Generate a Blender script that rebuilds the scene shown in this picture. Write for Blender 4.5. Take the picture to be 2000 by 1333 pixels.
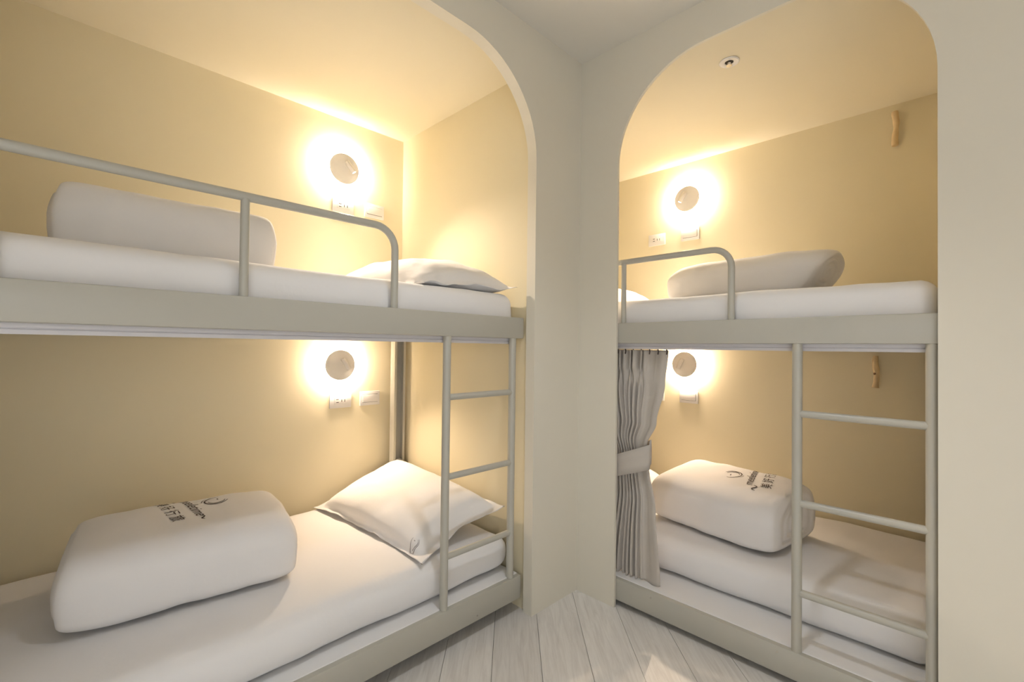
import bpy, bmesh, math, random
from mathutils import Vector, Matrix, noise
from mathutils.bvhtree import BVHTree

for o in list(bpy.data.objects):
    bpy.data.objects.remove(o)
SC = bpy.context.scene
COL = SC.collection
PI = math.pi

# ------------------------------------------------------------------ camera
CAM = Vector((-1.792, -1.334, 1.15))
yaw, pitch, roll = math.radians(44.938), math.radians(0.817), math.radians(0.690)
fw = Vector((math.cos(yaw)*math.cos(pitch), math.sin(yaw)*math.cos(pitch), math.sin(pitch)))
rt = Vector((math.sin(yaw), -math.cos(yaw), 0))
up = rt.cross(fw)
r2 = math.cos(roll)*rt + math.sin(roll)*up
u2 = -math.sin(roll)*rt + math.cos(roll)*up
cd = bpy.data.cameras.new('camera')
cd.sensor_width = 36
cd.lens = 16.21
cd.clip_start = 0.02
cam = bpy.data.objects.new('camera', cd)
COL.objects.link(cam)
cam.matrix_world = Matrix(((r2.x, u2.x, -fw.x, CAM.x), (r2.y, u2.y, -fw.y, CAM.y),
                           (r2.z, u2.z, -fw.z, CAM.z), (0, 0, 0, 1)))
SC.camera = cam

# ------------------------------------------------------------------ world, exposure, room lights
w = bpy.data.worlds.new('world')
SC.world = w
w.use_nodes = True
w.node_tree.nodes['Background'].inputs[0].default_value = (0.9, 0.9, 1.0, 1)
w.node_tree.nodes['Background'].inputs[1].default_value = 0.02
SC.view_settings.view_transform = 'Standard'
SC.view_settings.look = 'None'
SC.view_settings.exposure = 0.0
SC.view_settings.gamma = 1.0
SC.view_settings.use_curve_mapping = False

ROOM_COL = (0.95, 1.0, 1.08)
LAMP_COL = (1.0, 0.845, 0.70)
LAMP_LOW = (1.0, 0.79, 0.61)
HALO_STRENGTH = 500.0
READ_POWER = 24.0

def spot(name, loc, power, angle, blend, size, col, target=None, square=False):
    l = bpy.data.lights.new(name, 'SPOT')
    l.energy = power; l.spot_size = math.radians(angle); l.spot_blend = blend
    l.shadow_soft_size = size; l.color = col; l.use_square = square
    o = bpy.data.objects.new(name, l)
    COL.objects.link(o)
    o.location = loc
    if target is not None:
        d = Vector(target) - Vector(loc)
        o.rotation_euler = d.to_track_quat('-Z', 'Y').to_euler()
    return o

# recessed ceiling downlight with square beam, and an added fill lamp behind the camera
spot('room_downlight_and_fill_light', (-0.88, -0.76, 2.49), 38, 100, 1.0, 0.045, ROOM_COL)
spot('room_downlight_beam_light', (-0.77, -1.00, 2.49), 80, 24.0, 0.10, 0.02, ROOM_COL, square=True)
spot('room_downlight_and_fill_light', (-2.7, -2.5, 2.49), 265, 96, 0.5, 0.06, ROOM_COL)  # added fill: hits the unseen rear corner so bounced light softens the room

# ------------------------------------------------------------------ materials
def mat(name, col, rough=0.6, spec=0.4, metal=0.0, noise_scale=None, noise_amt=0.04, bump=0.0,
        bump_scale=200.0, emit=None, emit_str=0.0, sheen=0.0, detail=3.0):
    m = bpy.data.materials.new(name)
    m.use_nodes = True
    nt = m.node_tree
    b = nt.nodes['Principled BSDF']
    b.inputs['Base Color'].default_value = (*col, 1)
    b.inputs['Roughness'].default_value = rough
    b.inputs['Specular IOR Level'].default_value = spec
    b.inputs['Metallic'].default_value = metal
    if sheen:
        b.inputs['Sheen Weight'].default_value = sheen
    tc = nt.nodes.new('ShaderNodeTexCoord')
    if noise_scale:
        n = nt.nodes.new('ShaderNodeTexNoise')
        n.inputs['Scale'].default_value = noise_scale
        n.inputs['Detail'].default_value = detail
        nt.links.new(tc.outputs['Object'], n.inputs['Vector'])
        mx = nt.nodes.new('ShaderNodeMix')
        mx.data_type = 'RGBA'
        mx.inputs['A'].default_value = (*[max(0, c*(1-noise_amt)) for c in col], 1)
        mx.inputs['B'].default_value = (*[min(1, c*(1+noise_amt)) for c in col], 1)
        nt.links.new(n.outputs['Fac'], mx.inputs['Factor'])
        nt.links.new(mx.outputs['Result'], b.inputs['Base Color'])
    if bump:
        n2 = nt.nodes.new('ShaderNodeTexNoise')
        n2.inputs['Scale'].default_value = bump_scale
        n2.inputs['Detail'].default_value = 4
        nt.links.new(tc.outputs['Object'], n2.inputs['Vector'])
        bp = nt.nodes.new('ShaderNodeBump')
        bp.inputs['Strength'].default_value = bump
        bp.inputs['Distance'].default_value = 0.002
        nt.links.new(n2.outputs['Fac'], bp.inputs['Height'])
        nt.links.new(bp.outputs['Normal'], b.inputs['Normal'])
    if emit:
        b.inputs['Emission Color'].default_value = (*emit, 1)
        b.inputs['Emission Strength'].default_value = emit_str
    return m

M = {}
M['paint'] = mat('cream_paint', (0.82, 0.735, 0.52), 0.62, 0.25, noise_scale=3.0, noise_amt=0.015, bump=0.05, bump_scale=120)
M['outer'] = mat('warm_white_paint', (0.80, 0.757, 0.645), 0.62, 0.25, noise_scale=3.0, noise_amt=0.015, bump=0.05, bump_scale=120)
M['outer_ceil'] = mat('warm_white_ceiling_paint', (0.83, 0.795, 0.71), 0.7, 0.2, noise_scale=3.0, noise_amt=0.01)
M['ceil'] = mat('ceiling_paint', (0.82, 0.75, 0.575), 0.7, 0.2, noise_scale=3.0, noise_amt=0.01)
M['white_paint'] = mat('white_wall_paint', (0.84, 0.825, 0.80), 0.7, 0.2, noise_scale=3.0, noise_amt=0.01)
M['metal'] = mat('grey_enamel', (0.50, 0.485, 0.42), 0.34, 0.5, noise_scale=9.0, noise_amt=0.03)
M['board'] = mat('white_board', (0.88, 0.87, 0.86), 0.45, 0.4, noise_scale=12, noise_amt=0.01)
M['track'] = mat('white_aluminium', (0.74, 0.72, 0.74), 0.35, 0.5, noise_scale=20, noise_amt=0.01)
M['sheet'] = mat('white_cotton', (0.87, 0.855, 0.845), 0.85, 0.15, noise_scale=6, noise_amt=0.012, bump=0.25, bump_scale=60, sheen=0.15)
M['duvet'] = mat('white_duvet_cotton', (0.87, 0.85, 0.835), 0.85, 0.15, noise_scale=5, noise_amt=0.012, bump=0.3, bump_scale=35, sheen=0.15)
M['plastic'] = mat('white_plastic', (0.86, 0.83, 0.79), 0.35, 0.5, noise_scale=30, noise_amt=0.01)
M['plastic2'] = mat('grey_white_plastic', (0.78, 0.75, 0.71), 0.4, 0.5, noise_scale=30, noise_amt=0.01)
M['slot'] = mat('dark_slot', (0.03, 0.025, 0.02), 0.6, noise_scale=30, noise_amt=0.05)
M['lampdisc'] = mat('lamp_white_enamel', (0.86, 0.83, 0.78), 0.4, 0.5, noise_scale=30, noise_amt=0.01)
M['halo'] = mat('led_ring_light', (1, 0.95, 0.85), 0.5, emit=LAMP_LOW, emit_str=HALO_STRENGTH, noise_scale=30, noise_amt=0.01)
M['band'] = mat('led_band_light', (1, 0.95, 0.85), 0.5, emit=LAMP_LOW, emit_str=120.0, noise_scale=30, noise_amt=0.01)
M['halo_up'] = mat('led_ring_bright_light', (1, 0.95, 0.85), 0.5, emit=LAMP_COL, emit_str=HALO_STRENGTH*1.15, noise_scale=30, noise_amt=0.01)
M['band_up'] = mat('led_band_bright_light', (1, 0.95, 0.85), 0.5, emit=LAMP_COL, emit_str=130.0, noise_scale=30, noise_amt=0.01)
M['lens'] = mat('led_lens_light', (1, 0.95, 0.85), 0.5, emit=(1, 0.86, 0.66), emit_str=14.0, noise_scale=30, noise_amt=0.01)
M['curtain'] = mat('grey_curtain_fabric', (0.57, 0.525, 0.468), 0.8, 0.2, noise_scale=14, noise_amt=0.05, bump=0.25, bump_scale=300, sheen=0.1)
M['hook'] = mat('dark_hook_plastic', (0.08, 0.06, 0.05), 0.6, noise_scale=20, noise_amt=0.05)
M['wood'] = mat('peeled_wood', (0.72, 0.55, 0.31), 0.5, 0.35, noise_scale=40, noise_amt=0.12, bump=0.2, bump_scale=90)
M['knot'] = mat('wood_knot', (0.13, 0.07, 0.03), 0.7, noise_scale=40, noise_amt=0.1)
M['ink'] = mat('brown_print_ink', (0.075, 0.05, 0.04), 0.8, noise_scale=60, noise_amt=0.1)
M['ink2'] = mat('soft_print_ink', (0.30, 0.27, 0.26), 0.8, noise_scale=60, noise_amt=0.1)
M['steel'] = mat('chromed_steel', (0.7, 0.66, 0.6), 0.25, 0.5, metal=0.9, noise_scale=20, noise_amt=0.03)
M['sub'] = mat('dark_subfloor', (0.12, 0.105, 0.09), 0.9, noise_scale=10, noise_amt=0.1)

def plank_material():
    m = bpy.data.materials.new('pale_grey_wood')
    m.use_nodes = True
    nt = m.node_tree
    b = nt.nodes['Principled BSDF']
    b.inputs['Roughness'].default_value = 0.5
    b.inputs['Specular IOR Level'].default_value = 0.35
    tc = nt.nodes.new('ShaderNodeTexCoord')
    oi = nt.nodes.new('ShaderNodeObjectInfo')
    vr = nt.nodes.new('ShaderNodeVectorRotate')
    vr.rotation_type = 'Z_AXIS'
    vr.inputs['Angle'].default_value = -PI/4
    nt.links.new(tc.outputs['Object'], vr.inputs['Vector'])
    add = nt.nodes.new('ShaderNodeVectorMath')
    add.operation = 'MULTIPLY_ADD'
    nt.links.new(vr.outputs['Vector'], add.inputs[0])
    add.inputs[1].default_value = (2.2, 26.0, 1.0)
    comb = nt.nodes.new('ShaderNodeCombineXYZ')
    ml = nt.nodes.new('ShaderNodeMath'); ml.operation = 'MULTIPLY'
    ml.inputs[1].default_value = 37.0
    nt.links.new(oi.outputs['Random'], ml.inputs[0])
    nt.links.new(ml.outputs[0], comb.inputs[2])
    nt.links.new(comb.outputs[0], add.inputs[2])
    n = nt.nodes.new('ShaderNodeTexNoise')
    n.inputs['Scale'].default_value = 2.2
    n.inputs['Detail'].default_value = 7
    n.inputs['Roughness'].default_value = 0.62
    n.inputs['Distortion'].default_value = 0.9
    nt.links.new(add.outputs['Vector'], n.inputs['Vector'])
    cr = nt.nodes.new('ShaderNodeValToRGB')
    e = cr.color_ramp.elements
    e[0].position = 0.30; e[0].color = (0.66, 0.625, 0.58, 1)
    e[1].position = 0.62; e[1].color = (0.80, 0.77, 0.725, 1)
    nt.links.new(n.outputs['Fac'], cr.inputs['Fac'])
    hs = nt.nodes.new('ShaderNodeHueSaturation')
    mr = nt.nodes.new('ShaderNodeMapRange')
    mr.inputs['To Min'].default_value = 0.92
    mr.inputs['To Max'].default_value = 1.08
    nt.links.new(oi.outputs['Random'], mr.inputs['Value'])
    nt.links.new(mr.outputs[0], hs.inputs['Value'])
    nt.links.new(cr.outputs['Color'], hs.inputs['Color'])
    nt.links.new(hs.outputs['Color'], b.inputs['Base Color'])
    bp = nt.nodes.new('ShaderNodeBump')
    bp.inputs['Strength'].default_value = 0.12
    bp.inputs['Distance'].default_value = 0.001
    nt.links.new(n.outputs['Fac'], bp.inputs['Height'])
    nt.links.new(bp.outputs['Normal'], b.inputs['Normal'])
    return m
M['plank'] = plank_material()

# ------------------------------------------------------------------ helpers
ORG = {}

def tag(o, label=None, cat=None, group=None, kind=None):
    if label: o['label'] = label
    if cat: o['category'] = cat
    if group: o['group'] = group
    if kind: o['kind'] = kind
    return o

def thing(name, loc, label, cat, group=None):
    o = bpy.data.objects.new(name, None)
    o.empty_display_size = 0.1
    COL.objects.link(o)
    o.location = loc
    ORG[o.name] = Vector(loc)
    return tag(o, label, cat, group)

def obj(name, bm, m, parent=None, smooth=False, recalc=True, auto=None):
    """links the bmesh (world coordinates) as one mesh object"""
    if recalc:
        bmesh.ops.recalc_face_normals(bm, faces=bm.faces[:])
    vs = [v.co for v in bm.verts]
    if parent is not None:
        org = ORG[parent.name]
        lo = Vector((0, 0, 0))
    else:
        org = Vector(((min(v.x for v in vs)+max(v.x for v in vs))/2, (min(v.y for v in vs)+max(v.y for v in vs))/2, min(v.z for v in vs)))
        lo = org
    for v in bm.verts:
        v.co = v.co - org
    for f in bm.faces:
        f.smooth = smooth
    if auto is not None:
        for e in bm.edges:
            if len(e.link_faces) == 2:
                e.smooth = e.calc_face_angle(0) < math.radians(auto)
    me = bpy.data.meshes.new(name)
    bm.to_mesh(me)
    bm.free()
    me.materials.append(M[m])
    o = bpy.data.objects.new(name, me)
    COL.objects.link(o)
    o.location = lo
    if parent is not None:
        o.parent = parent
    ORG[o.name] = org.copy()
    return o

def nb():
    return bmesh.new()

def box(bm, x0, x1, y0, y1, z0, z1, bev=0.0, seg=2):
    r = bmesh.ops.create_cube(bm, size=1.0)
    vs = r['verts']
    for v in vs:
        v.co = Vector((x0+(v.co.x+.5)*(x1-x0), y0+(v.co.y+.5)*(y1-y0), z0+(v.co.z+.5)*(z1-z0)))
    if bev > 0:
        es = list({e for v in vs for e in v.link_edges})
        bmesh.ops.bevel(bm, geom=es, offset=bev, segments=seg, affect='EDGES', profile=0.5)
    return bm

def tube(bm, pts, rad, n=14, cap=True):
    pts = [Vector(p) for p in pts]
    rads = rad if isinstance(rad, (list, tuple)) else [rad]*len(pts)
    rings = []
    prev = None
    for i, p in enumerate(pts):
        t = (pts[min(i+1, len(pts)-1)] - pts[max(i-1, 0)]).normalized()
        if prev is None:
            a = Vector((0, 0, 1)) if abs(t.z) < 0.9 else Vector((1, 0, 0))
            s = t.cross(a).normalized()
        else:
            s = (prev - t*prev.dot(t)).normalized()
        prev = s
        q = t.cross(s)
        rings.append([bm.verts.new(p + rads[i]*(math.cos(2*PI*k/n)*s + math.sin(2*PI*k/n)*q)) for k in range(n)])
    for a, b in zip(rings, rings[1:]):
        for k in range(n):
            bm.faces.new((a[k], a[(k+1) % n], b[(k+1) % n], b[k]))
    if cap:
        bm.faces.new(rings[0][::-1])
        bm.faces.new(rings[-1])
    return bm

def bend(p0, p1, p2, r, n=8):
    """points of a rounded corner p0-p1-p2"""
    p0, p1, p2 = Vector(p0), Vector(p1), Vector(p2)
    a = (p0-p1).normalized(); b = (p2-p1).normalized()
    c = p1 + r*(a+b)
    return [c - r*(b*math.cos(t) + a*math.sin(t))
            for t in [PI/2*k/n for k in range(n+1)]]

def prism(bm, poly, f0, f1):
    """poly: list of 2d points, f0/f1 map a 2d point to the two ends"""
    a = [bm.verts.new(f0(p)) for p in poly]
    b = [bm.verts.new(f1(p)) for p in poly]
    n = len(poly)
    for i in range(n):
        bm.faces.new((a[i], a[(i+1) % n], b[(i+1) % n], b[i]))
    bm.faces.new(a[::-1]); bm.faces.new(b)
    return bm

def lathe(bm, prof, c, axis, n=32):
    """prof: list of (radius, distance along axis)"""
    axis = Vector(axis).normalized()
    a = Vector((0, 0, 1)) if abs(axis.z) < 0.9 else Vector((1, 0, 0))
    s = axis.cross(a).normalized(); q = axis.cross(s)
    c = Vector(c)
    rings = []
    for r, d in prof:
        if r < 1e-6:
            rings.append([bm.verts.new(c + axis*d)])
        else:
            rings.append([bm.verts.new(c + axis*d + r*(math.cos(2*PI*k/n)*s + math.sin(2*PI*k/n)*q)) for k in range(n)])
    for A, B in zip(rings, rings[1:]):
        for k in range(n):
            k2 = (k+1) % n
            if len(A) == 1 and len(B) > 1: bm.faces.new((A[0], B[k2], B[k]))
            elif len(B) == 1 and len(A) > 1: bm.faces.new((A[k], A[k2], B[0]))
            elif len(A) > 1: bm.faces.new((A[k], A[k2], B[k2], B[k]))
    return bm

def nz(x, y, z, s):
    return noise.noise(Vector((x*s, y*s, z*s)))

# ------------------------------------------------------------------ the room shell
H = 2.525
def struct(name, bm, m):
    return tag(obj(name, bm, m), kind='structure')

# floor: dark base with diagonal planks laid on it
floor = struct('floor', box(nb(), -3.2, 1.25, -3.0, 1.2, -0.06, -0.010), 'sub')
def clip(poly, ax, val, keep_less):
    out = []
    n = len(poly)
    for i in range(n):
        a, b = poly[i], poly[(i+1) % n]
        ia = (a[ax] <= val) == keep_less or a[ax] == val
        ib = (b[ax] <= val) == keep_less or b[ax] == val
        if ia: out.append(a)
        if ia != ib:
            t = (val-a[ax])/(b[ax]-a[ax])
            out.append((a[0]+t*(b[0]-a[0]), a[1]+t*(b[1]-a[1])))
    return out
random.seed(4)
PW, PLN = 0.1785, 1.22
S2 = 2**.5
gap = 0.0008
for i in range(-17, 17):
    c0 = -0.2015 + i*PW
    off = random.uniform(0, PLN)
    for j in range(-4, 3):
        d0 = j*PLN + off - 1.0
        q = [(c0+gap, d0+gap), (c0+PW-gap, d0+gap), (c0+PW-gap, d0+PLN-gap), (c0+gap, d0+PLN-gap)]
        poly = [((c+d)/S2, (d-c)/S2) for c, d in q]
        for ax, val, less in ((0, 1.2, True), (0, -3.2, False), (1, 1.15, True), (1, -3.0, False)):
            if poly: poly = clip(poly, ax, val, less)
        if len(poly) < 3: continue
        A = abs(sum(poly[k][0]*poly[(k+1) % len(poly)][1]-poly[(k+1) % len(poly)][0]*poly[k][1] for k in range(len(poly))))/2
        if A < 0.004: continue
        bm = prism(nb(), poly, lambda p: (p[0], p[1], -0.010), lambda p: (p[0], p[1], 0.0))
        obj('plank', bm, 'plank', floor)

struct('ceiling', box(nb(), -3.25, 0.0, -3.05, 0.0, H, H+0.06), 'outer_ceil')

def arch_panel(name, f, s0, s1, ztop, o0, o1, oz, r, th):
    """wall panel with a round-shouldered opening; f(s, z, depth) gives the world point"""
    hole = [(o0, 0.0), (o0, oz-r)]
    for k in range(1, 17):
        t = PI/2*k/16
        hole.append((o0 + r*(1-math.cos(t)), oz-r + r*math.sin(t)))
    for k in range(0, 17):
        t = PI/2*k/16
        hole.append((o1 - r*(1-math.sin(t)), oz-r + r*math.cos(t)))
    hole.append((o1, 0.0))
    bm = nb()
    # outer boundary points matched to the hole points
    outer = []
    for s, z in hole:
        if z <= oz-r+1e-6:
            outer.append((s0 if s < (o0+o1)/2 else s1, z))
        else:
            outer.append((s, ztop))
    outer[0] = (s0, 0); outer[-1] = (s1, 0)
    seq_h, seq_o = hole, outer
    def ring(seq, d): return [bm.verts.new(f(s, z, d)) for s, z in seq]
    hf, hb, of, ob = ring(seq_h, 0), ring(seq_h, th), ring(seq_o, 0), ring(seq_o, th)
    cf0 = bm.verts.new(f(s0, ztop, 0)); cb0 = bm.verts.new(f(s0, ztop, th))
    cf1 = bm.verts.new(f(s1, ztop, 0)); cb1 = bm.verts.new(f(s1, ztop, th))
    n = len(hole)
    for i in range(n-1):
        bm.faces.new((hf[i], hf[i+1], hb[i+1], hb[i]))
        jump0 = (seq_o[i][0] == s0 and seq_o[i+1][0] != s0)
        jump1 = (seq_o[i+1][0] == s1 and seq_o[i][0] != s1)
        for h_, o_, c0, c1 in ((hf, of, cf0, cf1), (hb, ob, cb0, cb1)):
            if jump0: bm.faces.new((h_[i], h_[i+1], o_[i+1], c0, o_[i]))
            elif jump1: bm.faces.new((h_[i], h_[i+1], o_[i+1], c1, o_[i]))
            else: bm.faces.new((h_[i], h_[i+1], o_[i+1], o_[i]))
    return struct(name, bm, 'outer')

arch_panel('wall_left', lambda s, z, d: (-s, d, z), 0.0, 3.2, H+0.03, 0.318, 2.14, 2.357, 0.39, 0.05)
arch_panel('wall_right', lambda s, z, d: (d, -s, z), -0.05, 3.0, H+0.03, 0.206, 1.265, 2.367, 0.39, 0.013)
struct('wall_rear', box(nb(), -3.2, 0.0, -3.05, -3.0, 0, H), 'white_paint')
struct('wall_front', box(nb(), -3.25, -3.2, -3.0, 0.05, 0, H), 'white_paint')
ZA, ZB = 2.386, 2.372      # alcove ceilings
YB, XB = 1.10, 1.13        # alcove back walls
XE = -0.302                # end wall of the left alcove
struct('wall_left_alcove_back', box(nb(), -2.42, XE, YB, YB+0.05, 0, ZA), 'paint')
struct('wall_left_alcove_end', box(nb(), XE, XE+0.05, 0.05, YB+0.05, 0, ZA), 'paint')
struct('wall_left_alcove_foot', box(nb(), -2.47, -2.42, 0.05, YB+0.05, 0, ZA), 'paint')
struct('ceiling_left_alcove', box(nb(), -2.47, XE+0.05, 0.05, YB+0.05, ZA, ZA+0.05), 'ceil')
struct('wall_right_alcove_back', box(nb(), XB, XB+0.05, -1.33, 0.85, 0, ZB), 'paint')
struct('wall_right_alcove_end', box(nb(), 0.013, XB, -1.33, -1.279, 0, ZB), 'paint')
struct('wall_right_alcove_head', box(nb(), 0.013, XB, 0.80, 0.85, 0, ZB), 'paint')
struct('wall_right_alcove_front', box(nb(), 0.0, 0.013, 0.05, 0.85, 0, ZB), 'paint')
struct('ceiling_right_alcove', box(nb(), 0.013, XB+0.05, -1.33, 0.85, ZB, ZB+0.05), 'ceil')

# ------------------------------------------------------------------ bunk beds
def mapA(u, v, z): return Vector((-0.322-u, 0.060+v, z))
def mapB(u, v, z): return Vector((0.018+v, -1.272+u, z))

def mbox(mp, u0, u1, v0, v1, z0, z1, bev=0.004):
    p, q = mp(u0, v0, z0), mp(u1, v1, z1)
    return box(nb(), min(p.x, q.x), max(p.x, q.x), min(p.y, q.y), max(p.y, q.y), z0, z1, bev)

def make_bunk(mp, loc, label, zl0, zl1, zu0, zu1, rail_z, posts, rail_end, ladder, rungs, depth, length, screws, foot_gap=True):
    b = thing('bunk_bed', loc, label, 'bunk bed')
    for nm, z0, z1 in (('lower_side_rail', zl0, zl1), ('upper_side_rail', zu0, zu1)):
        obj(nm, mbox(mp, 0, length, 0, 0.036, z0, z1, 0.005), 'metal', b, True, auto=40)
        obj(nm.replace('side', 'back'), mbox(mp, 0.03, length-0.03, depth-0.036, depth, z0, z1, 0.005), 'metal', b, True, auto=40)
        for k, u in enumerate((0.002, length-0.037)):
            obj(nm.replace('side', 'end'), mbox(mp, u, u+0.035, 0.037, depth-0.037, z0+0.004, z1-0.004, 0.004), 'metal', b, True, auto=40)
    obj('lower_bed_board', mbox(mp, 0.004, length-0.004, 0.020, depth-0.002, zl1-0.012, zl1+0.003, 0.002), 'board', b)
    obj('upper_bed_board', mbox(mp, 0.038, length-0.038, 0.038, depth-0.038, zu0+0.012, zu0+0.03, 0.002), 'board', b)
    # feet of the lower frame
    for u in (0.30, 1.0, 1.7):
        for v in (0.10, depth-0.14):
            obj('foot', mbox(mp, u, u+0.04, v, v+0.04, 0.0, zl0+0.004, 0.002), 'metal', b)
    # guard rail: bent tube with upright posts welded on the beam
    rv = 0.018
    r = 0.0125
    p_top0, p_top1 = (rail_end[0], rail_end[1])
    a = [mp(p_top0, rv, zu1-0.002)]
    arc0 = bend(mp(p_top0, rv, zu1), mp(p_top0, rv, rail_z), mp(p_top0+0.5, rv, rail_z), 0.075)
    arc1 = bend(mp(p_top1-0.5, rv, rail_z), mp(p_top1, rv, rail_z), mp(p_top1, rv, zu1), 0.075)
    path = a + arc0 + [mp(u, rv, rail_z) for u in [p_top0+0.12+k*(p_top1-p_top0-0.24)/10 for k in range(11)]] + arc1 + [mp(p_top1, rv, zu1-0.002)]
    obj('guard_rail', tube(nb(), path, r, 16), 'metal', b, True, auto=50)
    for u in posts:
        obj('guard_post', tube(nb(), [mp(u, rv, zu1-0.002), mp(u, rv, rail_z-0.003)], 0.0115, 14), 'metal', b, True, auto=50)
    # ladder
    for u in ladder:
        obj('ladder_post', tube(nb(), [mp(u, 0.018, zl1-0.002), mp(u, 0.018, zu0+0.002)], 0.0158, 18), 'metal', b, True, auto=50)
    for z in rungs:
        obj('rung', tube(nb(), [mp(ladder[0], 0.018, z), mp(ladder[1], 0.018, z)], 0.0125, 16), 'metal', b, True, auto=50)
    # back corner posts: open steel channels
    for u, sg in ((0.0, 1), (length, -1)):
        w_, d_, t_ = 0.072, 0.045, 0.004
        u0 = u; dv = depth-0.038-d_
        poly = [(0, 0), (w_, 0), (w_, d_), (w_-0.014, d_), (w_-0.014, d_-t_), (w_-t_, d_-t_), (w_-t_, t_), (t_, t_), (t_, d_-t_), (0.014, d_-t_), (0.014, d_), (0, d_)]
        bm = prism(nb(), poly, lambda p: mp(u0+sg*p[0], dv+d_-p[1], zl1+0.004), lambda p: mp(u0+sg*p[0], dv+d_-p[1], zu0+0.002))
        obj('corner_post', bm, 'metal', b)
    for u, z in screws:
        p = mp(u, 0, z)
        ax = mp(0, -1, 0)-mp(0, 0, 0)
        obj('screw', lathe(nb(), [(0.0032, -0.003), (0.0032, 0.0008), (0.0, 0.0014)], p, ax, 10), 'steel', b, True, auto=40)
    return b

LA = 2.05
bedA = make_bunk(mapA, (-1.35, 0.57, 0), 'grey steel bunk bed in the wide left alcove, with ladder and long guard rail',
                 0.060, 0.160, 1.190, 1.281, 1.556, (1.098, 1.563), (0.633, 2.02), (0.404, 0.052), (0.958, 0.655, 0.354), 1.03, LA,
                 ((0.93, 0.128), (0.87, 0.128), (0.25, 0.082)))
bedB = make_bunk(mapB, (0.57, -0.26, 0), 'grey steel bunk bed in the narrow right alcove, behind the grey curtain',
                 0.026, 0.122, 1.175, 1.266, 1.542, (1.052, 1.517), (0.586, 1.99), (0.366, 0.020), (0.934, 0.628, 0.322), 1.10, 2.06,
                 ((0.90, 0.10), (0.42, 0.10)))

# curtain tracks under the upper rails
def make_track(mp, z0, z1, v0, u0, u1, label):
    h = z1-z0
    poly = [(0, z1), (0.024, z1), (0.024, z0), (0.016, z0), (0.016, z0+0.004), (0.020, z0+0.004), (0.020, z1-0.004), (0.004, z1-0.004), (0.004, z0+0.004),
            (0.008, z0+0.004), (0.008, z0), (0.0, z0), (0.0, z0+h*0.42), (0.0035, z0+h*0.44), (0.0035, z0+h*0.56), (0.0, z0+h*0.58)]
    bm = prism(nb(), poly, lambda p: mp(u0, v0+p[0], p[1]), lambda p: mp(u1, v0+p[0], p[1]))
    return tag(obj('curtain_track', bm, 'track'), label, 'curtain track')
make_track(mapA, 1.166, 1.190, 0.037, 0.01, LA-0.01, 'white aluminium curtain track under the upper rail of the left bunk')
make_track(mapB, 1.150, 1.175, 0.037, 0.01, 2.04, 'white aluminium curtain track under the upper rail of the right bunk')

# ------------------------------------------------------------------ mattresses
def soft_box(x0, x1, y0, y1, z0, z1, r, n, seed, amp=0.004, bulge=0.0, sag=0.0):
    nx, ny, nz_ = n
    bm = nb()
    c = Vector(((x0+x1)/2, (y0+y1)/2, (z0+z1)/2)); h = Vector(((x1-x0)/2, (y1-y0)/2, (z1-z0)/2))
    def samples(k): # denser near the ends
        return [-math.cos(PI*i/k)*0.35 + (-1+2*i/k)*0.65 for i in range(k+1)]
    sx, sy, sz = samples(nx), samples(ny), samples(nz_)
    cache = {}
    def vert(a, b_, c_):
        key = (round(a, 5), round(b_, 5), round(c_, 5))
        if key in cache: return cache[key]
        p = Vector((a*h.x, b_*h.y, c_*h.z))
        inner = Vector((max(-h.x+r, min(h.x-r, p.x)), max(-h.y+r, min(h.y-r, p.y)), max(-h.z+r, min(h.z-r, p.z))))
        d = p-inner
        if d.length > 1e-9:
            p = inner + d.normalized()*r
        nrm = (p-inner).normalized() if d.length > 1e-9 else Vector((0, 0, 0))
        q = c+p
        k = amp*(noise.noise(Vector((q.x*4+seed, q.y*4, q.z*9)))+0.5*noise.noise(Vector((q.x*11+seed, q.y*11, q.z*17))))
        bl = bulge*math.cos(c_*PI/2)
        q = q + nrm*(k+0.0)
        q.x += (bl if a > 0 else -bl)*(abs(a)**6); q.y += (bl if b_ > 0 else -bl)*(abs(b_)**6)
        if c_ > 0: q.z += sag*c_*(1-a*a)*(1-b_*b_)
        v = bm.verts.new(q)
        cache[key] = v
        return v
    for (A, B, fn) in ((sx, sy, lambda a, b_: (a, b_, 1)), (sx, sy, lambda a, b_: (a, b_, -1)),
                       (sx, sz, lambda a, b_: (a, 1, b_)), (sx, sz, lambda a, b_: (a, -1, b_)),
                       (sy, sz, lambda a, b_: (1, a, b_)), (sy, sz, lambda a, b_: (-1, a, b_))):
        for i in range(len(A)-1):
            for j in range(len(B)-1):
                vs = [vert(*fn(A[i], B[j])), vert(*fn(A[i+1], B[j])), vert(*fn(A[i+1], B[j+1])), vert(*fn(A[i], B[j+1]))]
                if len(set(vs)) >= 3:
                    try: bm.faces.new(vs)
                    except ValueError: pass
    return bm

def mattress(bm, label):
    return tag(obj('mattress', bm, 'sheet', None, True), label, 'mattress', 'mattresses on the bunks')

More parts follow.
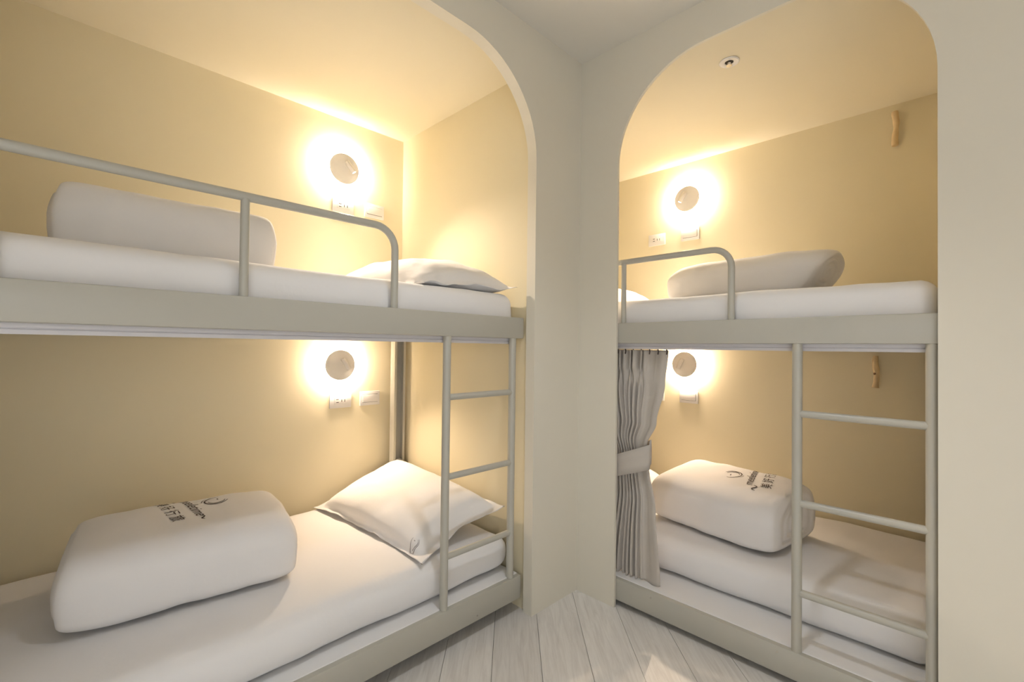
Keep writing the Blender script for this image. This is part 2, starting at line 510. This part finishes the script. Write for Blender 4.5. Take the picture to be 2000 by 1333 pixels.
ZLA, ZUA, ZLB, ZUB = 0.318, 1.386, 0.288, 1.374
mattress(soft_box(-2.30, -0.335, 0.135, 1.055, 0.164, ZLA, 0.052, (70, 34, 10), 1.0, 0.006, 0.012), 'mattress in a white sheet on the lower left bunk')
mattress(soft_box(-2.30, -0.345, 0.100, 1.050, 1.221, ZUA, 0.045, (70, 34, 10), 7.0, 0.005, 0.004), 'mattress in a white sheet on the upper left bunk')
mattress(soft_box(0.205, 1.095, -1.250, 0.72, 0.126, ZLB, 0.052, (34, 70, 10), 13.0, 0.006, 0.010), 'mattress in a white sheet on the lower right bunk')
mattress(soft_box(0.060, 1.075, -1.262, 0.72, 1.206, ZUB, 0.045, (34, 70, 10), 21.0, 0.005, 0.004), 'mattress in a white sheet on the upper right bunk')

# ------------------------------------------------------------------ pillows
def pillow(c00, c10, c11, c01, h_top, h_bot, zmin, seed, label, group, flange=0.07, ear=0.03, n=44, power=0.42, wav=0.006):
    """c00..c01: the four corners in order; bulges along the normal"""
    c00, c10, c11, c01 = map(Vector, (c00, c10, c11, c01))
    nrm = ((c11-c00).cross(c01-c10)).normalized()
    if nrm.z < 0: nrm = -nrm
    bm = nb()
    top, bot = {}, {}
    for i in range(n+1):
        for j in range(n+1):
            u = -math.cos(PI*i/n)*0.5+0.5; v = -math.cos(PI*j/n)*0.5+0.5
            u = 0.5*u+0.5*i/n; v = 0.5*v+0.5*j/n
            a, b = 2*u-1, 2*v-1
            # sides pulled in, corners left as ears
            ca = 1 - ear*2*(1-b*b)*abs(a)**2
            cb = 1 - ear*2*(1-a*a)*abs(b)**2
            U, V = (a*ca+1)/2, (b*cb+1)/2
            p = c00*(1-U)*(1-V) + c10*U*(1-V) + c11*U*V + c01*(1-U)*V
            fa = max(0.0, 1-(abs(a)/(1-flange))**2.6) if abs(a) < 1-flange else 0.0
            fb = max(0.0, 1-(abs(b)/(1-flange*0.8))**2.6) if abs(b) < 1-flange*0.8 else 0.0
            prof = (fa*fb)**power
            wr = wav*noise.noise(Vector((p.x*9+seed, p.y*9, seed)))+0.5*wav*noise.noise(Vector((p.x*21+seed, p.y*21, seed)))
            fl = (1-min(1, prof*4))
            edge_w = fl*wav*2.2*noise.noise(Vector((p.x*13+seed, p.y*13, seed+5)))
            t = p + nrm*(h_top*prof + wr + edge_w + 0.0025)
            q = p - nrm*(h_bot*prof) + nrm*(edge_w + wr*fl)
            t.z = max(t.z, zmin+0.006); q.z = max(q.z, zmin+0.0015)
            top[i, j] = bm.verts.new(t)
            if 0 < i < n and 0 < j < n:
                bot[i, j] = bm.verts.new(q)
            else:
                bot[i, j] = top[i, j]
    for i in range(n):
        for j in range(n):
            bm.faces.new((top[i, j], top[i+1, j], top[i+1, j+1], top[i, j+1]))
            f = [bot[i, j], bot[i, j+1], bot[i+1, j+1], bot[i+1, j]]
            try: bm.faces.new(f)
            except ValueError: pass
    return tag(obj('pillow', bm, 'sheet', None, True), label, 'pillow', group)

PG = 'pillows on the bunks'
pilA = pillow((-0.835, 1.035, 0.325), (-0.785, 0.135, 0.322), (-0.335, 0.150, 0.435), (-0.325, 1.075, 0.492), 0.105, 0.06, ZLA+0.004, 3.0,
              'plump white pillow propped on the lower left bunk behind its ladder', PG, flange=0.13, ear=0.05, power=0.36)
pilUA = pillow((-0.86, 1.02, 1.395), (-0.80, 0.125, 1.392), (-0.335, 0.085, 1.405), (-0.335, 1.02, 1.50), 0.135, 0.05, ZUA+0.004, 8.0,
               'white pillow on the upper left bunk beside the end wall', PG, wav=0.009, power=0.5)
pilB = pillow((0.27, 0.02, 0.295), (1.04, 0.02, 0.295), (1.06, 0.50, 0.33), (0.25, 0.50, 0.33), 0.12, 0.05, ZLB+0.004, 12.0,
              'white pillow on the lower right bunk, mostly hidden behind the curtain', PG)
pilUB = pillow((0.18, 0.02, 1.381), (0.98, 0.02, 1.381), (0.98, 0.52, 1.42), (0.18, 0.52, 1.42), 0.12, 0.05, ZUB+0.004, 16.0,
               'white pillow on the upper right bunk, only its edge showing at the arch', PG)

# ------------------------------------------------------------------ folded duvets
def duvet(c, ang, L, D, Hh, zb, seed, label, group, e=2.8, ee=3.2, topshift=0.0, endlean=0.0, tilt=0.0, taper=(0, 0), sagend=0.0, pile=3, amp=0.010):
    """c: centre of the base; length along the rotated x axis"""
    bm = nb()
    nv, nu = 60, 72
    ca, sa = math.cos(ang), math.sin(ang)
    def W(x, y, z):
        return Vector((c[0]+ca*x-sa*y, c[1]+sa*x+ca*y, zb+z))
    def sgn(a, p): return math.copysign(abs(a)**p, a)
    def sect(t, sc, x, sh=0.0):
        e_ = e if math.sin(t) >= 0 else e*2.0
        cy, cz = sgn(math.cos(t), 2/e_), sgn(math.sin(t), 2/e_)
        y = cy*D/2*sc
        z = Hh/2 + cz*Hh/2*sc
        z += tilt*cy*Hh*0.5*(0.5+0.5*cz)
        y += topshift*(z/Hh-0.5)
        if z < Hh*0.16: z = Hh*0.16-(Hh*0.16-z)*0.85
        return y, max(z, 0.0)
    rings = []
    for i in range(nv+1):
        s = -1+2*i/nv
        s = math.sin(s*PI/2)*0.55+s*0.45
        sc = (max(0.0, 1-abs(s)**(ee*2.2)))**(1/ee)
        sc = 0.74+0.26*sc if abs(s) < 1 else 0.74
        tp = 1-(taper[0] if s < 0 else taper[1])*abs(s)**2
        ring = []
        for k in range(nu):
            t = 2*PI*k/nu
            y, z = sect(t, sc, s)
            z = z*tp if tp < 1 else z
            zc_ = (z/Hh-0.42)/0.58
            x = s*L/2*(1-0.10*zc_*zc_*abs(s)**3) + (endlean*(z/Hh-0.5)*abs(s)*s if s < 0 else 0)
            p = W(x, y, z)
            # soft creases running round the roll and along it
            k1 = noise.noise(Vector((x*7+seed, y*7, z*7)))+0.6*noise.noise(Vector((x*15+seed, y*5, z*15)))
            ridge = 0.004*math.sin(z*70+3*noise.noise(Vector((x*4, y*4, seed))))*abs(s)**3
            m = (amp*k1*0.6 + ridge)
            cen = W(x, 0, Hh/2)
            d = (p-cen)
            d = Vector((d.x, d.y, d.z)).normalized()
            p = p + d*m
            p.z = max(p.z, zb+0.0008)
            ring.append(bm.verts.new(p))
        rings.append(ring)
    for a, b in zip(rings, rings[1:]):
        for k in range(nu):
            bm.faces.new((a[k], a[(k+1) % nu], b[(k+1) % nu], b[k]))
    # ends: folded layers, as concentric lips pushed in and out
    for ring, sd in ((rings[0], -1), (rings[-1], 1)):
        prev = ring
        cen = sum((v.co for v in ring), Vector())/nu
        steps = pile*4
        for q in range(1, steps+1):
            f = 1-q/(steps+0.6)
            lip = 0.006*math.sin(q*PI/2)+0.012
            cur = []
            for k, v in enumerate(ring):
                d = v.co-cen
                wob = 1+0.05*noise.noise(Vector((d.y*20, d.z*20, seed+q)))
                p = cen + Vector((d.x*f, d.y*f, d.z*(f**0.9)*wob))
                off = sd*(lip-0.012)
                cur.append(bm.verts.new(p+Vector((ca*off, sa*off, 0))))
                cur[-1].co.z = max(cur[-1].co.z, zb+0.001)
            for k in range(nu):
                bm.faces.new((prev[k], prev[(k+1) % nu], cur[(k+1) % nu], cur[k]))
            prev = cur
        bm.faces.new(prev)
    o = obj('folded_duvet', bm, 'duvet', None, True)
    return tag(o, label, 'duvet', group)

DG = 'folded duvets on the bunks'
dA = duvet((-1.440, 0.615), math.radians(-6.5), 0.635, 0.47, 0.235, ZLA+0.003, 2.0,
           'folded white duvet with printed logo on the lower left bunk', DG, tilt=0.10, ee=3.0, e=3.4)
dUA = duvet((-1.515, 0.56), math.radians(-2.0), 0.56, 0.42, 0.215, ZUA+0.003, 5.0,
            'folded white duvet on the upper left bunk behind the long guard rail', DG, e=3.6, ee=4.0)
dB = duvet((0.570, -0.485), math.radians(90-9.0), 0.63, 0.46, 0.245, ZLB+0.003, 9.0,
           'folded white duvet with printed logo on the lower right bunk', DG, tilt=-0.26, ee=3.0, e=3.4)
dUB = duvet((0.55, -0.58), math.radians(90-4), 0.66, 0.40, 0.205, ZUB+0.003, 14.0,
            'folded white duvet on the upper right bunk behind the short guard rail', DG, e=2.4, ee=2.2, endlean=0.14)

# ------------------------------------------------------------------ prints
def text_polys(txt, size, shear=0.0):
    cu = bpy.data.curves.new('print_text', 'FONT')
    cu.body = txt; cu.size = size; cu.shear = shear; cu.align_x = 'CENTER'; cu.resolution_u = 3
    o = bpy.data.objects.new('print_text', cu)
    COL.objects.link(o)
    me = bpy.data.meshes.new_from_object(o)
    vs = [(v.co.x, v.co.y) for v in me.vertices]
    fs = [tuple(p.vertices) for p in me.polygons]
    bpy.data.objects.remove(o); bpy.data.curves.remove(cu); bpy.data.meshes.remove(me)
    return vs, fs

def stroke(pts, wd):
    vs, fs = [], []
    n = len(pts)
    for i, p in enumerate(pts):
        a, b = pts[max(0, i-1)], pts[min(n-1, i+1)]
        d = Vector((b[0]-a[0], b[1]-a[1])).normalized()
        tp = wd*(0.35+0.65*math.sin(PI*(i+0.5)/n))
        vs += [(p[0]-d.y*tp/2, p[1]+d.x*tp/2), (p[0]+d.y*tp/2, p[1]-d.x*tp/2)]
    for i in range(n-1):
        fs.append((2*i, 2*i+1, 2*i+3, 2*i+2))
    return vs, fs

def arc(cx, cy, rx, ry, a0, a1, n=18):
    return [(cx+rx*math.cos(math.radians(a0+(a1-a0)*i/n)), cy+ry*math.sin(math.radians(a0+(a1-a0)*i/n))) for i in range(n+1)]

def emblem(s):
    """smiling face made of swinging arcs"""
    return [stroke(arc(0, 0, 1.0*s, 1.0*s, -150, 60), 0.13*s), stroke(arc(0.05*s, 0, 0.70*s, 0.72*s, -95, 70), 0.12*s),
            stroke(arc(-0.15*s, 0.05*s, 0.95*s, 0.9*s, 150, 250), 0.13*s), stroke(arc(0, -0.15*s, 1.15*s, 1.1*s, 200, 265), 0.07*s),
            stroke([(-0.42*s, 0.22*s), (-0.25*s, 0.16*s), (-0.08*s, 0.20*s)], 0.13*s)]

def put_print(parent, name, shapes, O, right, upv, m, down=Vector((0, 0, -1)), lift=0.0016):
    me = parent.data
    org = ORG[parent.name]
    bvh = BVHTree.FromPolygons([v.co+org for v in me.vertices], [tuple(p.vertices) for p in me.polygons])
    bm = nb()
    O, right, upv = Vector(O), Vector(right).normalized(), Vector(upv).normalized()
    for vs, fs in shapes:
        vv = []
        for a, b in vs:
            q = O + right*a + upv*b
            hit = bvh.ray_cast(q - down*0.4, down, 1.2)
            if hit[0] is None:
                vv.append(None)
            else:
                n_ = hit[1] if hit[1].dot(down) < 0 else -hit[1]
                vv.append(bm.verts.new(hit[0]+n_*lift))
        for f in fs:
            if all(vv[i] is not None for i in f):
                try: bm.faces.new([vv[i] for i in f])
                except ValueError: pass
    if not bm.faces:
        bm.free(); return None
    bmesh.ops.subdivide_edges(bm, edges=[e for e in bm.edges if e.calc_length() > 0.02], cuts=1)
    return obj(name, bm, m, parent, recalc=False)

def shift(sh, dx, dy):
    return [([(a+dx, b+dy) for a, b in vs], fs) for vs, fs in sh]

def full_logo(k):
    out = {}
    out['logo_emblem'] = shift(emblem(0.034*k), 0.0, 0.085*k)
    wv = [stroke([(-0.135*k+0.045*k*i/10, -0.006*k+0.009*k*math.sin(i/10*2*PI)-0.008*k*(1-i/10)) for i in range(11)], 0.006*k),
          stroke([(0.100*k+0.035*k*i/10, 0.012*k+0.006*k*math.sin(i/10*2*PI)) for i in range(11)], 0.005*k)]
    out['logo_script'] = [text_polys('meeletime', 0.046*k, 0.35)] + wv
    out['logo_characters'] = shift([text_polys('美 好 行 旅', 0.042*k)], 0.0, -0.062*k)
    return out

for nm, sh in full_logo(1.2).items():
    put_print(dB, nm, sh, (0.610, -0.600, 0.6), (1, 0.16, 0), (-0.16, 1, 0), 'ink')
for nm, sh in full_logo(1.1).items():
    put_print(dA, nm, sh, (-1.430, 0.680, 0.6), (0.09, -1, 0), (1, 0.09, 0), 'ink')
put_print(dUA, 'logo_script', full_logo(1.0)['logo_script'], (-1.56, 0.575, 1.7), (0.03, -1, 0), (1, 0.03, 0), 'ink')
put_print(pilA, 'logo_emblem', emblem(0.017), (-0.752, 0.235, 0.6), (0.2, -1, 0), (1, 0.2, 0), 'ink2')

# ------------------------------------------------------------------ curtain with tie-back
def lerp_tab(tab, z):
    for (z0, a), (z1, b) in zip(tab, tab[1:]):
        if (z0 >= z >= z1):
            t = (z0-z)/(z0-z1)
            t = t*t*(3-2*t)
            return a+(b-a)*t
    return tab[-1][1] if z < tab[-1][0] else tab[0][1]
cur = thing('curtain', (0.085, -0.20, 0.13), 'grey curtain gathered with a tie-back in the right arch', 'curtain')
R_TAB = [(1.146, -0.415), (1.00, -0.400), (0.83, -0.362), (0.725, -0.318), (0.64, -0.328), (0.45, -0.362), (0.13, -0.385)]
L_TAB = [(1.146, -0.02), (1.00, -0.03), (0.80, -0.09), (0.68, -0.13), (0.55, -0.11), (0.13, -0.04)]
A_TAB = [(1.146, 0.016), (1.07, 0.017), (1.04, 0.006), (1.015, 0.005), (0.97, 0.013), (0.75, 0.011), (0.68, 0.008), (0.60, 0.010), (0.40, 0.013), (0.13, 0.015)]
bm = nb()
NS, NZ = 420, 110
rows = []
for j in range(NZ+1):
    z = 1.146-(1.146-0.131)*j/NZ
    yl, yr, am = lerp_tab(L_TAB, z), lerp_tab(R_TAB, z), lerp_tab(A_TAB, z)
    row = []
    for i in range(NS+1):
        s = i/NS
        # left 62 percent tight pleats, then a broad flat panel
        if s < 0.78:
            ph = s/0.78*2*PI*11
            k = 0.76*s/0.78
            a_ = am*(0.85+0.3*math.sin(s*23))
        else:
            t = (s-0.78)/0.22
            ph = 2*PI*11+t*2*PI*1.0
            k = 0.76+0.24*t
            a_ = am*(0.75-0.45*math.sin(t*PI))
        wob = 0.35*math.sin(z*5+s*9)+0.5*noise.noise(Vector((s*14, z*2.2, 1.0)))
        sw = math.asin(0.97*math.sin(ph+wob))/1.33 if s < 0.78 else math.sin(ph+wob)
        x = 0.078 + a_*sw
        y = yl+(yr-yl)*k + 0.45*a_*math.sin(2*(ph+wob))*0.35
        # loose hem, and the header pulled into pinches
        if z > 1.0 and s < 0.86: y += 0.007*math.sin(ph*0.5)*min(1.0, (z-1.0)/0.05)
        row.append(bm.verts.new((x, y, z + (0.006*math.sin(ph*0.5) if j == NZ else 0))))
    rows.append(row)
for a, b in zip(rows, rows[1:]):
    for i in range(NS):
        bm.faces.new((a[i], a[i+1], b[i+1], b[i]))
bm.normal_update()
if sum(f.normal.x for f in bm.faces) > 0:
    bmesh.ops.reverse_faces(bm, faces=bm.faces[:])
    bm.normal_update()
back = {v: bm.verts.new(v.co - v.normal*0.0014) for r in rows for v in r}
for f in [f for f in bm.faces]:
    bm.faces.new([back[v] for v in reversed(f.verts)])
edge_loop = rows[0] + [r[-1] for r in rows[1:]] + rows[-1][-2::-1] + [r[0] for r in rows[-2:0:-1]]
for a, b in zip(edge_loop, edge_loop[1:]+edge_loop[:1]):
    bm.faces.new((a, b, back[b], back[a]))
obj('curtain_fabric', bm, 'curtain', cur, True, recalc=False)
# tie-back band
bm = nb()
NB = 72
ringsb = []
for i in range(NB):
    t = 2*PI*i/NB
    y = -0.212+0.125*math.cos(t)
    x = 0.074+0.043*math.copysign(abs(math.sin(t))**0.75, math.sin(t))
    rise = 0.095*(-(y+0.212)/0.125)*0.5
    hh = 0.050-0.004*math.cos(t)
    zc = 0.630+rise
    if math.sin(t) > 0: zc += 0.02
    ringsb.append([Vector((x, y, zc-hh)), Vector((x, y, zc-hh*0.4)), Vector((x, y, zc+hh*0.4)), Vector((x, y, zc+hh))])
R_ = [[bm.verts.new(p+Vector((0.003*math.sin(k*1.1), 0, 0))) for k, p in enumerate(r)] for r in ringsb]
for i in range(NB):
    a, b = R_[i], R_[(i+1) % NB]
    for k in range(3):
        bm.faces.new((a[k], b[k], b[k+1], a[k+1]))
bmesh.ops.recalc_face_normals(bm, faces=bm.faces[:])
bmesh.ops.solidify(bm, geom=bm.faces[:], thickness=0.004)
obj('tie_back', bm, 'curtain', cur, True)
for k in range(10):
    y = -0.05-0.04*k
    obj('curtain_hook', tube(nb(), [(0.067, y, 1.168), (0.070, y, 1.152), (0.074, y, 1.140), (0.070, y, 1.128)], 0.0028, 8), 'hook', cur, True)

# ------------------------------------------------------------------ wall lamps
def wall_lamp(loc, nrm, arm_dir, label, read_target, sfx='', gain=1.0):
    nrm = Vector(nrm); loc = Vector(loc)
    L = thing('wall_lamp', loc, label, 'wall lamp', 'backlit reading lamps')
    obj('backplate', lathe(nb(), [(0.0, 0.001), (0.050, 0.001), (0.050, 0.030), (0.0, 0.030)], loc, nrm, 40), 'plastic', L, True, auto=40)
    obj('light_ring', lathe(nb(), [(0.056, 0.0275), (0.072, 0.0275), (0.072, 0.0303), (0.056, 0.0303), (0.056, 0.0275)], loc, nrm, 48), 'halo'+sfx, L, True, auto=40)
    obj('light_band', lathe(nb(), [(0.051, 0.010), (0.054, 0.010), (0.054, 0.0265), (0.051, 0.0265), (0.051, 0.010)], loc, nrm, 48), 'band'+sfx, L, True, auto=40)
    d = obj('disc', lathe(nb(), [(0.0, 0.0305), (0.0800, 0.0305), (0.0815, 0.032), (0.0815, 0.037), (0.0795, 0.039), (0.0, 0.039)], loc, nrm, 56), 'lampdisc', L, True, auto=35)
    side = Vector((0, 0, 1)).cross(nrm).normalized()
    ad = Vector(arm_dir).normalized()
    # touch switch
    obj('touch_switch', lathe(nb(), [(0.0045, 0.0388), (0.0045, 0.0398), (0.0, 0.0402)], loc - Vector((0, 0, 0.040)) - 0.016*Vector((arm_dir[0], arm_dir[1], 0)).normalized(), nrm, 14), 'plastic2', d, True, auto=40)
    # reading head: short cylinder on a knuckle
    hv = Vector((ad.x, ad.y, 0)) - nrm*Vector((ad.x, ad.y, 0)).dot(nrm)
    p0 = loc + nrm*0.055 + hv.normalized()*0.004 + Vector((0, 0, 0.034))
    p1 = p0 + ad*0.066
    obj('knuckle', lathe(nb(), [(0.007, 0.038), (0.007, 0.053), (0.0, 0.054)], p0 - nrm*0.055 + ad*0.012, nrm, 18), 'lampdisc', L, True, auto=40)
    h = obj('reading_head', lathe(nb(), [(0.0, -0.001), (0.011, -0.001), (0.0125, 0.001), (0.0125, 0.064), (0.0115, 0.066), (0.0095, 0.066), (0.0095, 0.060)], p0, ad, 24), 'lampdisc', L, True, auto=40)
    obj('reading_lens', lathe(nb(), [(0.0095, 0.0605), (0.0095, 0.0635), (0.0, 0.0645)], p0, ad, 20), 'lens', h, True, auto=40)
    spot('reading_light', p1 + ad*0.004, READ_POWER*gain, 104, 1.0, 0.01, ((1, 0.83, 0.66) if sfx else (1, 0.77, 0.56)), read_target)
    return L

wall_lamp((-0.685, YB, 2.106), (0, -1, 0), (0.52, -0.22, -0.80), 'round backlit wall lamp above the upper left bunk', (-0.80, 0.50, 1.4), '_up', 3.9)
wall_lamp((-0.689, YB, 1.045), (0, -1, 0), (0.50, -0.20, -0.84), 'round backlit wall lamp above the lower left bunk', (-0.62, 0.62, 0.40), '', 1.15)
wall_lamp((XB, -0.032, 2.125), (-1, 0, 0), (-0.22, 0.42, -0.86), 'round backlit wall lamp above the upper right bunk', (0.55, -0.05, 1.4), '_up', 3.9)
wall_lamp((XB, -0.022, 1.055), (-1, 0, 0), (-0.20, 0.34, -0.90), 'round backlit wall lamp above the lower right bunk', (0.55, -0.12, 0.40), '', 1.7)

# ------------------------------------------------------------------ sockets and switches
def wall_frame(loc, nrm):
    loc = Vector(loc); nrm = Vector(nrm)
    rgt = Vector((0, 0, 1)).cross(nrm)   # to the right as one faces the wall
    def F(a, b, d): return loc + rgt*a + Vector((0, 0, 1))*b + nrm*d
    return F
def fbox(F, a0, a1, b0, b1, d0, d1, bev=0.001):
    bm = nb()
    r = bmesh.ops.create_cube(bm, size=1.0)
    vs = r['verts']
    for v in vs:
        c = v.co.copy()
        v.co = Vector((a0+(c.x+.5)*(a1-a0), b0+(c.y+.5)*(b1-b0), d0+(c.z+.5)*(d1-d0)))
    if bev:
        bmesh.ops.bevel(bm, geom=bm.edges[:], offset=bev, segments=2, affect='EDGES', profile=0.5)
    for v in bm.verts:
        v.co = F(*v.co)
    return bm

def socket(loc, nrm, label):
    F = wall_frame(loc, nrm)
    s = thing('wall_socket', loc, label, 'socket', 'wall sockets')
    obj('plate', fbox(F, -0.061, 0.061, -0.039, 0.039, 0.0005, 0.008, 0.003), 'plastic', s, True, auto=40)
    obj('socket_insert', fbox(F, -0.036, 0.036, -0.019, 0.019, 0.0082, 0.0098, 0.0012), 'plastic', s, True, auto=40)
    for a0, a1, b0, b1 in ((-0.026, -0.012, 0.006, 0.0095), (-0.026, -0.012, -0.0095, -0.006), (0.003, 0.0065, -0.007, 0.007), (0.020, 0.0235, -0.007, 0.007)):
        obj('slot', fbox(F, a0, a1, b0, b1, 0.0095, 0.0102, 0), 'slot', s)
    return s

def switch(loc, nrm, label):
    F = wall_frame(loc, nrm)
    s = thing('light_switch', loc, label, 'switch', 'wall light switches')
    obj('plate', fbox(F, -0.061, 0.061, -0.040, 0.040, 0.0005, 0.008, 0.003), 'plastic', s, True, auto=40)
    obj('surround', fbox(F, -0.047, 0.047, -0.023, 0.023, 0.0082, 0.0092, 0.0005), 'slot', s)
    obj('rocker', fbox(F, -0.0462, 0.0462, -0.0213, 0.0213, 0.0093, 0.0135, 0.0015), 'plastic', s, True, auto=40)
    return s

nA, nB = (0, -1, 0), (-1, 0, 0)
socket((-0.675, YB, 1.912), nA, 'white wall socket under the lamp of the upper left bunk')
switch((-0.490, YB, 1.922), nA, 'white light switch beside the socket of the upper left bunk')
socket((-0.671, YB, 0.850), nA, 'white wall socket under the lamp of the lower left bunk')
switch((-0.499, YB, 0.853), nA, 'white light switch beside the socket of the lower left bunk')
socket((XB, 0.190, 1.898), nB, 'white wall socket above the upper right bunk')
switch((XB, -0.042, 1.900), nB, 'white light switch under the lamp of the upper right bunk')
socket((XB, 0.190, 0.843), nB, 'white wall socket half hidden by the curtain on the lower right bunk')
switch((XB, -0.040, 0.845), nB, 'white light switch under the lamp of the lower right bunk')

# ------------------------------------------------------------------ wooden pegs
def peg(loc, h, label, seed, knot):
    p = thing('wooden_peg', loc, label, 'peg', 'peeled branch pegs')
    n = 14
    pts, rad = [], []
    for i in range(n+1):
        t = i/n
        pts.append((loc[0]-0.022+0.003*math.sin(t*5+seed), loc[1]+0.003*math.sin(t*7+seed), loc[2]+h*t))
        rad.append(0.0125+0.0016*math.sin(t*9+seed)+0.0010*math.sin(t*21+seed))
    obj('branch', tube(nb(), pts, rad, 14), 'wood', p, True, auto=50)
    obj('wall_pin', tube(nb(), [(loc[0]-0.0005, loc[1], loc[2]+h*0.7), (loc[0]-0.018, loc[1], loc[2]+h*0.7)], 0.006, 10), 'wood', p, True, auto=50)
    if knot:
        q = Vector((loc[0]-0.0345, loc[1]+0.004, loc[2]+h*0.44))
        obj('knot', lathe(nb(), [(0.006, -0.003), (0.0055, 0.001), (0.0, 0.002)], q, (-1, 0.35, 0), 12), 'knot', p, True)
peg((XB, -1.071, 2.161), 0.165, 'peeled wooden peg high on the wall of the upper right bunk', 0.4, False)
peg((XB, -0.996, 0.973), 0.158, 'peeled wooden peg with dark knot on the lower right bunk wall', 2.1, True)

# ------------------------------------------------------------------ sprinkler
sp = thing('sprinkler', (0.217, -0.608, ZB), 'small recessed fire sprinkler in the ceiling of the right alcove', 'sprinkler')
obj('escutcheon', lathe(nb(), [(0.016, -0.0005), (0.038, -0.0005), (0.040, -0.003), (0.036, -0.006), (0.018, -0.004), (0.016, -0.0005)], (0.217, -0.608, ZB), (0, 0, 1), 36), 'plastic', sp, True, auto=40)
obj('cup', lathe(nb(), [(0.0, -0.0008), (0.0165, -0.0008), (0.0165, -0.003), (0.0, -0.003)], (0.217, -0.608, ZB), (0, 0, 1), 24), 'slot', sp, True, auto=40)
obj('nozzle', lathe(nb(), [(0.007, -0.003), (0.007, -0.010), (0.004, -0.014), (0.012, -0.016), (0.012, -0.018), (0.0, -0.019)], (0.217, -0.608, ZB), (0, 0, 1), 20), 'steel', sp, True, auto=40)
